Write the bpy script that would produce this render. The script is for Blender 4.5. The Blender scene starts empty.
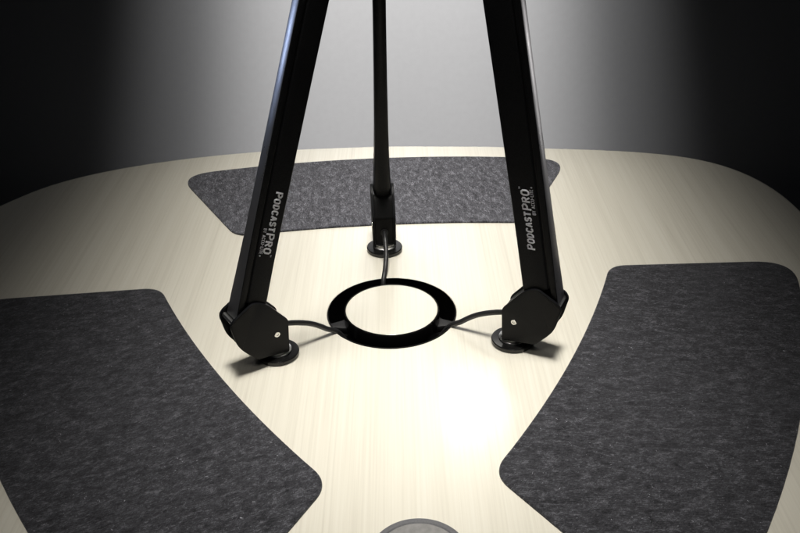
import bpy, bmesh, math, random
from mathutils import Vector, Matrix
random.seed(7)
scene = bpy.context.scene
col = scene.collection
R = math.radians

# ------------------------------------------------------------------ helpers
def tag(o, label=None, cat=None, group=None, kind=None):
    for k, v in (('label', label), ('category', cat), ('group', group), ('kind', kind)):
        if v: o[k] = v
    return o

def empty(name, loc=(0, 0, 0), label=None, cat=None, group=None):
    o = bpy.data.objects.new(name, None); col.objects.link(o)
    o.location = loc; o.empty_display_size = .02
    return tag(o, label, cat, group)

def obj(name, bm, mat, parent=None, smooth=35, local=None):
    """one bmesh -> one mesh object (coordinates are the parent's local ones)"""
    bmesh.ops.recalc_face_normals(bm, faces=bm.faces)
    me = bpy.data.meshes.new(name); bm.to_mesh(me); bm.free()
    for m in (mat if isinstance(mat, (list, tuple)) else [mat]): me.materials.append(m)
    o = bpy.data.objects.new(name, me); col.objects.link(o)
    if smooth:
        for p in me.polygons: p.use_smooth = True
        me.set_sharp_from_angle(angle=R(smooth))
    if parent: o.parent = parent
    return o

def bevel(bm, w, seg=2, ang=30):
    es = [e for e in bm.edges if len(e.link_faces) == 2 and e.calc_face_angle(0) > R(ang)]
    bmesh.ops.bevel(bm, geom=es, offset=w, segments=seg, affect='EDGES', profile=.5, clamp_overlap=True)

def prism(pts, fr, t0, t1, bev=0, seg=2):
    """polygon pts (a,b) extruded between t0 and t1; fr maps (a,b,t) -> xyz"""
    bm = bmesh.new()
    A = [bm.verts.new(fr(a, b, t0)) for a, b in pts]
    B = [bm.verts.new(fr(a, b, t1)) for a, b in pts]
    bm.faces.new(A); bm.faces.new(B[::-1])
    n = len(pts)
    for i in range(n): bm.faces.new((A[i], B[i], B[(i+1) % n], A[(i+1) % n]))
    bmesh.ops.recalc_face_normals(bm, faces=bm.faces)
    if bev: bevel(bm, bev, seg)
    return bm

def lathe(prof, n=96, c=(0, 0), closed=False):
    """profile [(r,z)...] turned about a vertical axis through c"""
    bm = bmesh.new(); rings = []
    for r, z in prof:
        if r < 1e-6: rings.append([bm.verts.new((c[0], c[1], z))])
        else: rings.append([bm.verts.new((c[0]+r*math.cos(2*math.pi*i/n), c[1]+r*math.sin(2*math.pi*i/n), z)) for i in range(n)])
    pairs = list(zip(rings, rings[1:])) + ([(rings[-1], rings[0])] if closed else [])
    for a, b in pairs:
        for i in range(n):
            j = (i+1) % n
            if len(a) == 1 and len(b) == 1: continue
            if len(a) == 1: bm.faces.new((a[0], b[i], b[j]))
            elif len(b) == 1: bm.faces.new((a[i], b[0], a[j]))
            else: bm.faces.new((a[i], b[i], b[j], a[j]))
    return bm

def catmull(P, n=10):
    P = [Vector(p) for p in P]; Q = [P[0]*2-P[1]] + P + [P[-1]*2-P[-2]]; out = []
    for i in range(1, len(Q)-2):
        for k in range(n):
            t = k/n; a, b, c, d = Q[i-1:i+3]
            out.append(.5*((2*b)+(c-a)*t+(2*a-5*b+4*c-d)*t*t+(3*b-a-3*c+d)*t**3))
    out.append(P[-1]); return out

def tube(bm, P, r, n=14, cap=True):
    P = [Vector(p) for p in P]; rings = []; up = None
    for i, p in enumerate(P):
        t = (P[min(i+1, len(P)-1)]-P[max(i-1, 0)]).normalized()
        if up is None:
            up = t.orthogonal().normalized()
        up = (up - t*up.dot(t)).normalized(); s = t.cross(up)
        rings.append([bm.verts.new(p+r*(math.cos(2*math.pi*k/n)*up+math.sin(2*math.pi*k/n)*s)) for k in range(n)])
    for a, b in zip(rings, rings[1:]):
        for k in range(n): bm.faces.new((a[k], b[k], b[(k+1) % n], a[(k+1) % n]))
    if cap: bm.faces.new(rings[0][::-1]); bm.faces.new(rings[-1])

def fillet(poly, radii, n=8):
    """round the polygon corners; radii: corner index -> cut distance"""
    out = []; N = len(poly)
    for i, p in enumerate(poly):
        if i not in radii: out.append(p); continue
        p = Vector(p); d = radii[i]
        a = Vector(poly[i-1])-p; b = Vector(poly[(i+1) % N])-p
        a = p+a.normalized()*d; b = p+b.normalized()*d
        for k in range(n+1):
            t = k/n; out.append(tuple((1-t)**2*a+2*t*(1-t)*p+t*t*b))
    return out

# ------------------------------------------------------------------ materials
def mat(name):
    m = bpy.data.materials.new(name); m.use_nodes = True
    nt = m.node_tree; return m, nt, nt.nodes['Principled BSDF']

def node(nt, typ, **kw):
    n = nt.nodes.new(typ)
    for k, v in kw.items():
        if k in n.inputs: n.inputs[k].default_value = v
        else: setattr(n, k, v)
    return n

def ramp(nt, stops):
    r = nt.nodes.new('ShaderNodeValToRGB'); e = r.color_ramp.elements
    while len(e) < len(stops): e.new(.5)
    for q, (p, c) in zip(e, stops): q.position = p; q.color = (*c, 1) if len(c) == 3 else c
    return r

def mapped(nt, scale, rot=(0, 0, 0)):
    tc = nt.nodes.new('ShaderNodeTexCoord'); mp = nt.nodes.new('ShaderNodeMapping')
    mp.inputs['Scale'].default_value = scale; mp.inputs['Rotation'].default_value = rot
    nt.links.new(tc.outputs['Object'], mp.inputs['Vector']); return mp.outputs[0]

def wood_mat():
    m, nt, b = mat('pale_wood_laminate'); L = nt.links.new
    v1 = mapped(nt, (420, 4, 1)); v2 = mapped(nt, (60, .9, 1)); v3 = mapped(nt, (1100, 16, 1))
    n1 = node(nt, 'ShaderNodeTexNoise', Scale=1, Detail=4, Roughness=.6); L(v1, n1.inputs['Vector'])
    n2 = node(nt, 'ShaderNodeTexNoise', Scale=1, Detail=3, Roughness=.55); L(v2, n2.inputs['Vector'])
    n3 = node(nt, 'ShaderNodeTexNoise', Scale=1, Detail=2, Roughness=.5); L(v3, n3.inputs['Vector'])
    a = node(nt, 'ShaderNodeMath', operation='MULTIPLY'); L(n1.outputs[0], a.inputs[0]); a.inputs[1].default_value = .5
    c = node(nt, 'ShaderNodeMath', operation='MULTIPLY_ADD'); L(n2.outputs[0], c.inputs[0]); c.inputs[1].default_value = .35; L(a.outputs[0], c.inputs[2])
    d = node(nt, 'ShaderNodeMath', operation='MULTIPLY_ADD'); L(n3.outputs[0], d.inputs[0]); d.inputs[1].default_value = .15; L(c.outputs[0], d.inputs[2])
    r = ramp(nt, [(.28, (.58, .54, .45)), (.40, (.68, .645, .555)), (.50, (.73, .695, .60)), (.62, (.76, .73, .64))])
    L(d.outputs[0], r.inputs[0]); L(r.outputs[0], b.inputs['Base Color'])
    rr = ramp(nt, [(.3, (.24,)*3), (.65, (.17,)*3)]); L(d.outputs[0], rr.inputs[0]); L(rr.outputs[0], b.inputs['Roughness'])
    bp = node(nt, 'ShaderNodeBump', Strength=.12, Distance=.0004); L(d.outputs[0], bp.inputs['Height']); L(bp.outputs[0], b.inputs['Normal'])
    b.inputs['Specular IOR Level'].default_value = .6
    b.inputs['Coat Weight'].default_value = .8; b.inputs['Coat Roughness'].default_value = .15
    return m

def felt_mat(name, seed, ang, tone=1):
    m, nt, b = mat(name); L = nt.links.new
    tc = nt.nodes.new('ShaderNodeTexCoord')
    def mp(sc, ro):
        q = nt.nodes.new('ShaderNodeMapping'); q.vector_type = 'TEXTURE' if False else 'POINT'
        q.inputs['Rotation'].default_value = (0, 0, ro); q.inputs['Location'].default_value = (seed, seed*.7, 0)
        L(tc.outputs['Object'], q.inputs['Vector'])
        s = nt.nodes.new('ShaderNodeMapping'); s.inputs['Scale'].default_value = sc
        L(q.outputs[0], s.inputs['Vector']); return s.outputs[0]
    # long hairs lying along one direction, a second lay across it, then clouds
    f1 = node(nt, 'ShaderNodeTexNoise', Scale=1, Detail=5, Roughness=.72, Distortion=.8); L(mp((230, 1000, 1), ang), f1.inputs['Vector'])
    f2 = node(nt, 'ShaderNodeTexNoise', Scale=1, Detail=4, Roughness=.7, Distortion=1.2); L(mp((800, 380, 1), ang+.7), f2.inputs['Vector'])
    f3 = node(nt, 'ShaderNodeTexNoise', Scale=1, Detail=5, Roughness=.65, Distortion=.6); L(mp((70, 150, 1), ang), f3.inputs['Vector'])
    x = node(nt, 'ShaderNodeMath', operation='MULTIPLY'); L(f1.outputs[0], x.inputs[0]); x.inputs[1].default_value = .42
    y = node(nt, 'ShaderNodeMath', operation='MULTIPLY_ADD'); L(f2.outputs[0], y.inputs[0]); y.inputs[1].default_value = .30; L(x.outputs[0], y.inputs[2])
    z = node(nt, 'ShaderNodeMath', operation='MULTIPLY_ADD'); L(f3.outputs[0], z.inputs[0]); z.inputs[1].default_value = .28; L(y.outputs[0], z.inputs[2])
    r = ramp(nt, [(p, tuple(x*tone for x in c)) for p, c in ((.40, (.010, .010, .0125)), (.465, (.034, .034, .040)), (.53, (.076, .0765, .088)), (.60, (.21, .21, .235)))])
    L(z.outputs[0], r.inputs[0])
    f5 = node(nt, 'ShaderNodeTexNoise', Scale=1, Detail=1, Roughness=.4, Distortion=1.5); L(mp((330, 520, 1), ang+1), f5.inputs['Vector'])
    sp = ramp(nt, [(.755, (0, 0, 0)), (.80, (1, 1, 1))]); L(f5.outputs[0], sp.inputs[0])
    mx = nt.nodes.new('ShaderNodeMix'); mx.data_type = 'RGBA'
    L(sp.outputs[0], mx.inputs['Factor']); L(r.outputs[0], mx.inputs['A']); mx.inputs['B'].default_value = (.30, .30, .33, 1)
    L(mx.outputs['Result'], b.inputs['Base Color'])
    b.inputs['Roughness'].default_value = .95; b.inputs['Specular IOR Level'].default_value = .15
    b.inputs['Sheen Weight'].default_value = .25; b.inputs['Sheen Roughness'].default_value = .5
    bp = node(nt, 'ShaderNodeBump', Strength=.6, Distance=.001); L(z.outputs[0], bp.inputs['Height']); L(bp.outputs[0], b.inputs['Normal'])
    return m

def plain(name, c, rough, metal=0, spec=.5, noise=.0, nscale=900, coat=0):
    m, nt, b = mat(name); L = nt.links.new
    n = node(nt, 'ShaderNodeTexNoise', Scale=nscale, Detail=3, Roughness=.6)
    tc = nt.nodes.new('ShaderNodeTexCoord'); L(tc.outputs['Object'], n.inputs['Vector'])
    k = 1+noise; q = 1-noise
    r = ramp(nt, [(.35, tuple(min(1, x*q) for x in c)), (.65, tuple(min(1, x*k) for x in c))])
    L(n.outputs[0], r.inputs[0]); L(r.outputs[0], b.inputs['Base Color'])
    n2 = node(nt, 'ShaderNodeTexNoise', Scale=35, Detail=5, Roughness=.65); L(tc.outputs['Object'], n2.inputs['Vector'])
    rr = ramp(nt, [(.3, (max(0, rough-.05),)*3), (.7, (min(1, rough+.07),)*3)])
    L(n2.outputs[0], rr.inputs[0]); L(rr.outputs[0], b.inputs['Roughness'])
    bp = node(nt, 'ShaderNodeBump', Strength=.08, Distance=.0002); L(n.outputs[0], bp.inputs['Height']); L(bp.outputs[0], b.inputs['Normal'])
    b.inputs['Metallic'].default_value = metal; b.inputs['Specular IOR Level'].default_value = spec
    b.inputs['Coat Weight'].default_value = coat; b.inputs['Coat Roughness'].default_value = .1
    return m

WOOD = wood_mat()
BLACK = plain('satin_black_powder_coat', (.0085, .0087, .0095), .36, noise=.25, spec=.08)
PLATE = plain('matte_black_plate', (.0055, .0058, .0068), .45, noise=.25, spec=.14)
GLOSS = plain('gloss_black_plastic', (.006, .006, .006), .22, spec=.5)
DULL = plain('dull_black_liner', (.004, .004, .004), .5, noise=.2, spec=.12)
WEB = plain('moulded_black_plastic', (.014, .014, .0148), .6, noise=.3, spec=.4)
RUBBER = plain('cable_rubber', (.018, .018, .019), .42, noise=.2, spec=.5)
EDGE = plain('bar_side_sheen', (.16, .16, .17), .30, metal=.75, noise=.05)  # lighter metal, imitates light caught on the link bar's outer side
STEEL = plain('bright_steel', (.72, .72, .70), .28, metal=1, noise=.05)
INK = plain('silver_print', (.58, .58, .63), .6, noise=.2)
GREYMETAL = plain('grey_puck_rim', (.13, .13, .137), .45, noise=.1)
GREYPLATE = plain('grey_puck_plate', (.22, .215, .21), .5, noise=.12, nscale=220)
WALL = plain('grey_backdrop_paper', (.17, .17, .172), .9, noise=.015, nscale=60, spec=.1)

# ------------------------------------------------------------------ layout
C0 = Vector((-.00925, .7727))        # middle of the table's round cable port
TH = .0616                           # the threefold layout is turned a little
RING, CAP, RF = .066, .0484, .130

# ------------------------------------------------------------------ backdrop: seamless sweep behind and below the table
def backdrop():
    bm = bmesh.new(); prof = []
    yw, zf, rad = 2.25, -.74, .25
    prof.append((-1.2, zf))
    for k in range(13):
        a = R(90*k/12); prof.append((yw-rad+rad*math.sin(a), zf+rad-rad*math.cos(a)))
    prof.append((yw, 3.2))
    X = [-3.0+6.0*i/12 for i in range(13)]
    rows = [[bm.verts.new((x, y, z)) for x in X] for y, z in prof]
    for a, b in zip(rows, rows[1:]):
        for i in range(12): bm.faces.new((a[i], a[i+1], b[i+1], b[i]))
    o = obj('backdrop', bm, WALL); tag(o, 'plain grey backdrop behind the table fading to black at both sides', 'backdrop', kind='structure')
backdrop()

# ------------------------------------------------------------------ table
def table():
    t = empty('table', (C0.x, C0.y, 0), 'pale wood table with three bowed sides and broad rounded corners', 'table')
    # radius against the bearing from the far side (degrees, clockwise), measured, repeated threefold
    ctl = [(-60, .566), (-51, .5595), (-43, .536), (-33, .502), (-22, .471), (-8, .444), (3, .4385), (14.4, .442), (30, .471), (39, .505), (44.5, .531), (50.8, .560), (55, .5705)]
    K = [(a+120*k, r) for k in (-1, 0, 1, 2, 3) for a, r in ctl]
    K = sorted([q for q in K if not 56 < q[0] < 90] + [(59.7, .5715), (66.5, .557), (70.4, .5435), (78, .520), (87, .496)])
    def rad(a):
        a = (a+60) % 360-60
        for i in range(1, len(K)-2):
            if K[i][0] <= a <= K[i+1][0]:
                (x0, y0), (x1, y1), (x2, y2), (x3, y3) = K[i-1:i+3]
                h = x2-x1; s = (a-x1)/h; m1 = (y2-y0)/(x2-x0)*h; m2 = (y3-y1)/(x3-x1)*h
                return (2*s**3-3*s*s+1)*y1+(s**3-2*s*s+s)*m1+(-2*s**3+3*s*s)*y2+(s**3-s*s)*m2
    N = 240; base = R(90)+TH
    bm = bmesh.new(); rings = []
    def ring(fn, z): rings.append([bm.verts.new((fn(i)*math.cos(base-2*math.pi*i/N), fn(i)*math.sin(base-2*math.pi*i/N), z)) for i in range(N)])
    rr = [rad(360*i/N if i <= N*2/3 else 360*i/N-360) for i in range(N)]
    for _ in range(4): rr = [(rr[i-1]+2*rr[i]+rr[(i+1) % N])/4 for i in range(N)]
    ring(lambda i: RING, -.028); ring(lambda i: RING, -.0006); ring(lambda i: RING+.0006, 0)
    ring(lambda i: RING+(rr[i]-RING)*.5, 0)
    for d, z in ((.005, 0), (.0022, 0), (.0007, -.0006), (0, -.002), (0, -.026), (.002, -.028)): ring(lambda i: rr[i]-d, z)
    for a, b in zip(rings, rings[1:]+rings[:1]):
        for i in range(N): bm.faces.new((a[i], b[i], b[(i+1) % N], a[(i+1) % N]))
    obj('tabletop', bm, WOOD, t)
    return t
table()

# ------------------------------------------------------------------ round cable port with its wood-topped cap
def port():
    t = empty('cable_port', (C0.x, C0.y, 0), 'round black cable port with a wood disc cap between the three arms', 'cable port')
    w = .0012
    obj('liner', lathe([(RING-.0002, -.0004), (RING-.0004, .0003), (RING-w, .0003), (RING-w-.0002, -.034), (0, -.034), (0, -.036), (RING-.0002, -.036)], closed=False), DULL, t)
    cap = obj('cap', lathe([(0, -.012), (CAP-.001, -.012), (CAP, -.0115), (CAP+.0003, .0022), (CAP, .0030), (CAP-.0005, .0034), (CAP-.0012, .0032), (CAP-.0014, .0010), (0, .0010)]), GLOSS, t)
    obj('wood_disc', lathe([(0, .0011), (CAP-.0016, .0011), (CAP-.0016, .0028), (CAP-.0021, .0031), (CAP-.0032, .0031), (0, .0031)]), WOOD, cap)
    for a in (188, 352):
        a = R(a); u = Vector((math.cos(a), math.sin(a))); v = Vector((-u.y, u.x))
        def fr(p, q, z): c = u*p+v*q; return (c.x, c.y, z)
        bm = prism([(CAP-.004, -.009), (RING-.0016, -.003), (RING-.0016, .003), (CAP-.004, .009)], fr, -.018, -.010, .001)
        obj('web', bm, WEB, t)
port()

# ------------------------------------------------------------------ felt mats
def mat_outline():
    P = []; n = 22
    inner = lambda v: .1905-.0108*(v/.167)**2
    outer = lambda v: .3905-.43*v*v
    vi, vo = .1795, .2735
    for k in range(n+1): v = -vi+2*vi*k/n; P.append((inner(v), v))
    m = len(P)
    for k in range(n+1): v = vo-2*vo*k/n; P.append((outer(v), v))
    # drop the arc points that fall inside the rounded corners
    ci, co = .019, .046
    keep = [(i, p) for i, p in enumerate(P) if i in (0, n, m, m+n) or (i < m and abs(p[1]) < vi-ci*.9) or (i >= m and abs(p[1]) < vo-co*.9)]
    poly = [p for _, p in keep]; rad = {}
    for j, (i, _) in enumerate(keep):
        if i in (0, n): rad[j] = ci
        if i in (m, m+n): rad[j] = co
    return fillet(poly, rad, 10)

def felt_mat_thing(ang, label, seed, lay, tone, wide=1):
    a = R(ang)+TH; u = Vector((math.cos(a), math.sin(a))); v = Vector((u.y, -u.x))
    P = [(x, y*wide) for x, y in mat_outline()]; bm = bmesh.new()
    cen = u*.285
    def pt(p, inset, z):
        c = Vector((.285, 0)); q = Vector(p); q = q+(c-q).normalized()*inset
        w = u*q.x+v*q.y-cen; return (w.x, w.y, z)
    rows = [[bm.verts.new(pt(p, i, z)) for p in P] for i, z in ((0, .0003), (0, .0016), (.0004, .0022), (.0011, .0025), (.0022, .0026), (.004, .0026))]
    for r0, r1 in zip(rows, rows[1:]):
        for i in range(len(P)): bm.faces.new((r0[i], r0[(i+1) % len(P)], r1[(i+1) % len(P)], r1[i]))
    bm.faces.new(rows[-1]); bm.faces.new(rows[0][::-1])
    o = obj('felt_mat', bm, felt_mat('grey_felt', seed, lay, tone), smooth=50)
    o.location = (C0.x+cen.x, C0.y+cen.y, 0)
    tag(o, label, 'mat', 'grey felt mats laid along the three sides of the table')
felt_mat_thing(90, 'mottled grey felt mat along the far edge of the table, behind the three arms', 3.1, 1.45, 1.2, .968)
felt_mat_thing(210, 'dark grey felt mat on the left, beside the arm whose lettering reads downwards', 11.7, -.42, .60)
felt_mat_thing(330, 'dark grey felt mat on the right, beside the arm whose lettering reads upwards', 23.9, .06, .57)

# ------------------------------------------------------------------ stroke lettering
GLY = {
 'P': (.62, [[(0, 0), (0, 1), (.36, 1), (.56, .86), (.56, .62), (.36, .46), (0, .46)]]),
 'O': (.72, [[(.16, 0), (0, .22), (0, .78), (.16, 1), (.48, 1), (.64, .78), (.64, .22), (.48, 0), (.16, 0)]]),
 'D': (.68, [[(0, 0), (0, 1), (.32, 1), (.58, .76), (.58, .26), (.32, 0), (0, 0)]]),
 'C': (.66, [[(.56, .86), (.42, 1), (.16, 1), (0, .78), (0, .22), (.16, 0), (.42, 0), (.56, .14)]]),
 'A': (.70, [[(0, 0), (.3, 1), (.34, 1), (.62, 0)], [(.1, .32), (.52, .32)]]),
 'S': (.62, [[(.52, .88), (.38, 1), (.14, 1), (0, .86), (0, .66), (.14, .54), (.4, .47), (.54, .34), (.54, .14), (.4, 0), (.12, 0), (0, .12)]]),
 'T': (.62, [[(0, 1), (.6, 1)], [(.3, 1), (.3, 0)]]),
 'R': (.66, [[(0, 0), (0, 1), (.36, 1), (.55, .86), (.55, .64), (.36, .5), (0, .5)], [(.28, .5), (.58, 0)]]),
 'B': (.64, [[(0, 0), (0, 1), (.34, 1), (.5, .87), (.5, .64), (.34, .52), (0, .52)], [(.34, .52), (.56, .38), (.56, .14), (.38, 0), (0, 0)]]),
 'Y': (.62, [[(0, 1), (.3, .48), (.6, 1)], [(.3, .48), (.3, 0)]]),
 'U': (.68, [[(0, 1), (0, .2), (.15, 0), (.43, 0), (.58, .2), (.58, 1)]]),
 'L': (.54, [[(0, 1), (0, 0), (.46, 0)]]), 'I': (.12, [[(0, 1), (0, 0)]]),
 'E': (.58, [[(.5, 1), (0, 1), (0, 0), (.5, 0)], [(0, .52), (.42, .52)]]),
 'M': (.8, [[(0, 0), (0, 1), (.35, .35), (.7, 1), (.7, 0)]]),
 '-': (.42, [[(.04, .48), (.34, .48)]]), ' ': (.42, []),
 '®': (.8, [[(.0, .5), (.1, .85), (.4, 1), (.7, .85), (.8, .5), (.7, .15), (.4, 0), (.1, .15), (0, .5)], [(.28, .25), (.28, .75), (.5, .7), (.5, .55), (.28, .5)], [(.4, .5), (.55, .25)]]),
}
def strokes(word, x, y, h, wid, gap=.2, slant=.14):
    """list of polylines and the pen's end for a word of cap height h starting at x on the baseline y"""
    out = []
    for ch in word:
        adv, ss = GLY[ch]
        for s in ss: out.append([(x+(p*wid+slant*q)*h, y+q*h) for p, q in s])
        x += (adv*wid+gap)*h
    return out, x

# ------------------------------------------------------------------ microphone arms
PLATE_PTS = [(.0078, .0435), (-.0108, .0660), (-.0195, .0712), (-.0262, .0720), (-.0462, .0605), (-.0485, .0550), (-.0436, .0330), (-.0372, .0242), (-.0265, .0125), (.0062, .0085)]
def mic_arm(ang, tilt, hw, label, text=0, soft=.0016):
    a = R(ang)+TH; u = Vector((math.cos(a), math.sin(a), 0)); inn = -u
    nrm = Vector((inn.y, -inn.x, 0))
    if nrm.y > 0 or (abs(nrm.y) < .3 and nrm.x < 0): nrm = -nrm
    foot = Vector((C0.x, C0.y, 0))+u*RF
    t = empty('microphone_arm', foot, label, 'microphone arm', 'black jointed arms standing round the cable port')
    def fr(s, z, n): return inn*s+Vector((0, 0, z))+nrm*n
    # foot
    obj('foot_disc', lathe([(0, .0002), (.0198, .0002), (.0203, .0008), (.0203, .0040), (.0196, .0048), (.0135, .0052), (0, .0052)], 72), GLOSS, t)
    obj('swivel_collar', lathe([(0, .0048), (.0128, .0048), (.0132, .0056), (.0132, .0066), (.0112, .0074), (.0112, .0100), (0, .0100)], 64), STEEL, t)
    # hinge
    pp = fillet(PLATE_PTS, {0: .003, 1: .004, 2: .004, 3: .003, 4: .0035, 5: .003, 6: .006, 7: .005, 8: .003, 9: .0015}, 5)
    for n0, n1 in ((.0104, .0130), (-.0130, -.0104)):
        pl = obj('hinge_plate', prism(pp, fr, n0, n1, .0007, 2), PLATE, t)
    blk = [(.0066, .0430), (-.0095, .0618), (-.0165, .0640), (-.0250, .0520), (-.0400, .0420), (-.0425, .0335), (-.0362, .0252), (-.0260, .0138), (.0052, .0098)]
    obj('hinge_block', prism(fillet(blk, {1: .004, 2: .004, 3: .003, 0: .002}, 4), fr, -.0101, .0101, .0006, 2), DULL, t)
    # the outer rod of the hinge
    bm = bmesh.new(); tube(bm, [fr(-.0438, .0565, -.0102), fr(-.0438, .0565, .0102)], .0024, 20); obj('hinge_pin', bm, STEEL, t)
    for sgn in (1, -1):
        bm = bmesh.new(); m = 28; zz = (.0131, .01345, .0136)
        rings = [[bm.verts.new(fr(-.0046+r*math.cos(2*math.pi*k/m), .0318+r*math.sin(2*math.pi*k/m), sgn*z)) for k in range(m)] for r, z in ((.0029, .0129), (.0029, .0133), (.0025, .0137), (.0013, .0137), (.0011, .0131))]
        for p, q in zip(rings, rings[1:]):
            for k in range(m): bm.faces.new((p[k], p[(k+1) % m], q[(k+1) % m], q[k]))
        bm.faces.new(rings[-1]); obj('screw', bm, STEEL, t)
    # arm: q across (plus = towards the port), l along, starting from the hinge
    ct, st = math.cos(R(tilt)), math.sin(R(tilt)); org = (-.0299, .05)
    def af(q, l, n): return fr(org[0]+st*l+ct*q, org[1]+ct*l-st*q, n)
    depth = [(.008, .0102), (.03, .0094), (.06, .0082), (.10, .0073), (.16, .0066), (.22, .0062), (.44, .0060)]
    gq = -hw+.0062
    def beam(name, q0, q1, l0, mat_, shrink=0, skew=0, bev=.0007):
        bm = bmesh.new(); rings = []
        L = [d for d in depth if d[0] > l0+.004]
        d0 = depth[0][1]
        for i, (l, d) in enumerate([(l0, None)]+L):
            if d is None:
                for (x0, y0), (x1, y1) in zip(depth, depth[1:]):
                    if x0 <= l <= x1: d = y0+(y1-y0)*(l-x0)/(x1-x0)
                if d is None: d = d0
            sk = skew if i == 0 else 0
            d -= shrink
            rings.append([bm.verts.new(af(q, l+(sk if q == q0 else 0), n)) for q, n in ((q0, d), (q1, d), (q1, -d), (q0, -d))])
        for p, q in zip(rings, rings[1:]):
            for k in range(4): bm.faces.new((p[k], p[(k+1) % 4], q[(k+1) % 4], q[k]))
        bm.faces.new(rings[0][::-1]); bm.faces.new(rings[-1])
        bmesh.ops.recalc_face_normals(bm, faces=bm.faces); bevel(bm, bev, 3, 40)
        return obj(name, bm, mat_, t)
    beam('arm_tube', gq+.0012, hw, .010, BLACK, 0, .012, soft)
    beam('spacer', gq-.0006, gq+.0018, .022, DULL, .0013)
    beam('link_bar', -hw, gq, .004, [BLACK, EDGE], .0003, 0, .0009)
    out = Vector(af(-1, .2, 0))-Vector(af(0, .2, 0))
    for o in t.children:
        if o.name.startswith('link_bar'):
            for p in o.data.polygons:
                if p.normal.dot(out) > .8: p.material_index = 1  # only the outer face of the black bar gets the painted sheen
    # elbow knuckle that ends the lower arm
    bm = bmesh.new(); m = 40
    rings = [[bm.verts.new(af(r*math.cos(2*math.pi*k/m), .445+r*math.sin(2*math.pi*k/m), z)) for k in range(m)] for r, z in ((.019, -.0115), (.020, -.0105), (.020, .0105), (.019, .0115))]
    for p, q in zip(rings, rings[1:]):
        for k in range(m): bm.faces.new((p[k], p[(k+1) % m], q[(k+1) % m], q[k]))
    bm.faces.new(rings[0][::-1]); bm.faces.new(rings[-1]); obj('elbow', bm, PLATE, t)
    # cable: out of the hinge, down over the table and into the port
    bm = bmesh.new()
    if ang == 90: pts = [(.004, .0255, 0), (.0105, .0262, 0), (.020, .0235, 0), (.036, .0140, 0), (.052, .0065, -.002), (.063, .0030, -.004), (.0700, -.0030, -.0055), (.0735, -.014, -.006), (.0745, -.026, -.006)]
    else:
        pts = [(.002, .0330, 0), (.010, .0313, 0), (.0180, .0289, 0), (.0258, .0260, 0), (.0342, .0222, 0), (.0415, .0178, 0), (.0480, .0129, 0), (.0545, .0076, 0), (.0605, .0038, 0), (.0660, -.0008, 0), (.0715, -.0090, 0), (.0755, -.018, 0), (.0765, -.028, 0)]
    tube(bm, catmull([fr(*p) for p in pts], 8), .00265 if ang != 90 else .0026, 16)
    cb = obj('cable', bm, RUBBER, t, 60)
    bm = bmesh.new(); p0, p1 = (Vector(fr(*pts[0])), Vector(fr(*pts[1]))); d = (p1-p0).normalized(); e = Vector(fr(.0052, pts[0][1], 0))
    tube(bm, [e, e+d*.0026], .0042, 24); bevel(bm, .0005, 2, 50); obj('grommet', bm, RUBBER, cb)
    # printed lettering on the broad face
    if text:
        bm = bmesh.new(); polys = []
        big, e1 = strokes('P', 0, 0, 1.04, 1.12, .30); a1, e1 = strokes('ODCAST', e1, 0, .88, 1.0, .32)
        b0 = e1+.16
        b, e2 = strokes('P', b0, -.2, 1.24, 1.1, .30); b2, e2 = strokes('RO', e2, -.12, 1.06, 1.05, .32)
        polys += [(x, .185) for x in big+a1+b+b2]
        s1, e3 = strokes('BY ACCU-LITE', b0-.80, -.83, .46, .78, .25, .05)
        k = (e2-.15-(b0-.80))/(e3-(b0-.80)); s1 = [[(b0-.80+(x-(b0-.80))*k, y) for x, y in s] for s in s1]
        s2, _ = strokes('®', e2-.06, -.80, .26, .9); s3, _ = strokes('TM', e2-.08, 1.06, .22, .9, .15)
        polys += [(x, .05) for x in s1]+[(x, .025) for x in s2+s3]
        sc = .0585/e2
        l0, sg = (.1262, -1) if text == 1 else (.0612, 1)
        off = .0014 if text == 1 else -.0004
        def face(l):
            for (x0, y0), (x1, y1) in zip(depth, depth[1:]):
                if x0 <= l <= x1: return y0+(y1-y0)*(l-x0)/(x1-x0)
        for poly, w in polys:
            P = []
            for (x, y) in poly:
                l = l0+sg*x*sc; q = off+y*sc
                P.append(Vector(af(q, l, face(l)-w*sc*.55)))
            Q = [P[0]-(P[1]-P[0]).normalized()*w*sc*.3]+P[1:-1]+[P[-1]+(P[-1]-P[-2]).normalized()*w*sc*.3]
            tube(bm, Q, w*sc, 8)
        obj('lettering', bm, INK, t, 60)
    return t
mic_arm(210, 18.1, .0138, 'black microphone arm on the left, leaning inwards, its silver lettering reading downwards', 1)
mic_arm(330, 10.95, .0160, 'black microphone arm on the right, its silver lettering reading upwards', 2)
mic_arm(90, 13.0, .0150, 'farthest black microphone arm, thin and seen edge on, no lettering showing', 0, .0052)

# ------------------------------------------------------------------ round grey puck at the near edge
t = empty('desk_puck', (.010, .449, 0), 'round grey disc with a darker rim at the near corner of the table', 'desk outlet')
obj('rim', lathe([(0, .0002), (.0366, .0002), (.0368, .0010), (.0362, .0024), (.0352, .0030), (.0322, .0030), (.0312, .0022), (0, .0022)]), GREYMETAL, t)
obj('plate', lathe([(0, .0023), (.0309, .0023), (.0309, .0026), (.0304, .0028), (.0295, .0028), (0, .0028)]), GREYPLATE, t)

# ------------------------------------------------------------------ light
w = bpy.data.worlds.new('World'); scene.world = w; w.use_nodes = True
w.node_tree.nodes['Background'].inputs[0].default_value = (.75, .86, 1, 1)
w.node_tree.nodes['Background'].inputs[1].default_value = .008

def aim(o, target, roll=0):
    d = Vector(target)-o.location
    o.rotation_euler = (d.to_track_quat('-Z', 'Y') @ Matrix.Rotation(roll, 4, 'Z').to_quaternion()).to_euler()

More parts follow.
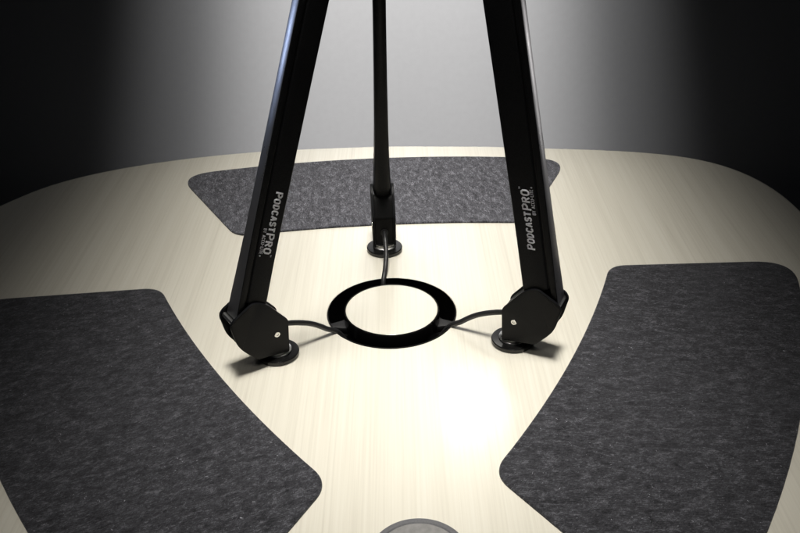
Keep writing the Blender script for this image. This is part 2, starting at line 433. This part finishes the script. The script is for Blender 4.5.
def spot(name, loc, target, watts, size, blend, rad, c=(1, 1, 1), sx=1, sy=1):
    l = bpy.data.lights.new(name, 'SPOT'); l.energy = watts; l.spot_size = R(size); l.spot_blend = blend
    l.shadow_soft_size = rad; l.color = c
    o = bpy.data.objects.new(name, l); col.objects.link(o); o.location = loc; aim(o, target); o.scale = (sx, sy, 1)
    return o

def softbox(name, loc, target, watts, sx, sy, spread, c=(1, 1, 1)):
    l = bpy.data.lights.new(name, 'AREA'); l.shape = 'RECTANGLE'; l.size = sx; l.size_y = sy
    l.energy = watts; l.spread = R(spread); l.color = c
    o = bpy.data.objects.new(name, l); col.objects.link(o); o.location = loc; aim(o, target)
    return o

WARM = (1, .968, .905)
softbox('overhead_softbox', (.02, .86, 1.75), (.02, .86, 0), 2.3, .46, .9, 19, WARM)
spot('front_fill', (.02, -.05, 1.25), (.0, .80, 0), 6.6, 48, 1, .18, WARM, .74, 1)  # added fill from above the camera, lifts the shadows round the hinges
spot('key_spot', (.165, 1.66, .86), (.045, .80, 0), 1.55, 48, .62, .075, WARM, 1.05, 1)
spot('side_spot', (-.78, 1.10, .82), (-.05, .655, 0), .62, 25, 1, .085, (1, .98, .95))
softbox('white_rim_strip', (.88, 1.34, .07), (.10, .73, .20), .013, .08, .36, 16, (1, .97, .94))  # added strip, gives the right arm's outer side a pale glint
spot('backdrop_spot', (.015, 1.62, 2.6), (.015, 2.25, -.30), 2500, 22, 1, .05, (1, .985, .965))
spot('backdrop_wide_spot', (.015, 1.62, 2.65), (.015, 2.25, -.30), 1500, 30, 1, .05, (1, 1, 1))
softbox('blue_rim_strip', (-1.12, 1.22, .40), (-.09, .73,   .34), .022, .10, .22, 16, (.55, .68, 1))

# ------------------------------------------------------------------ camera
cam = bpy.data.cameras.new('camera'); co = bpy.data.objects.new('camera', cam); col.objects.link(co); scene.camera = co
cam.sensor_fit = 'HORIZONTAL'; cam.sensor_width = 36; cam.lens = 899.58/800*36
cam.clip_start = .01; cam.clip_end = 50
p, r = .5249, -.0178
F = Vector((0, math.cos(p), -math.sin(p))); Rt = Vector((1, 0, 0)); U = Rt.cross(F)
c, s = math.cos(r), math.sin(r); R2 = c*Rt+s*U; U2 = -s*Rt+c*U
M = Matrix((R2, U2, -F)).transposed().to_4x4(); M.translation = (0, 0, .5); co.matrix_world = M

scene.render.engine = 'CYCLES'
scene.view_settings.view_transform = 'Standard'; scene.view_settings.look = 'None'
scene.view_settings.exposure = 0; scene.view_settings.gamma = 1
scene.cycles.max_bounces = 6
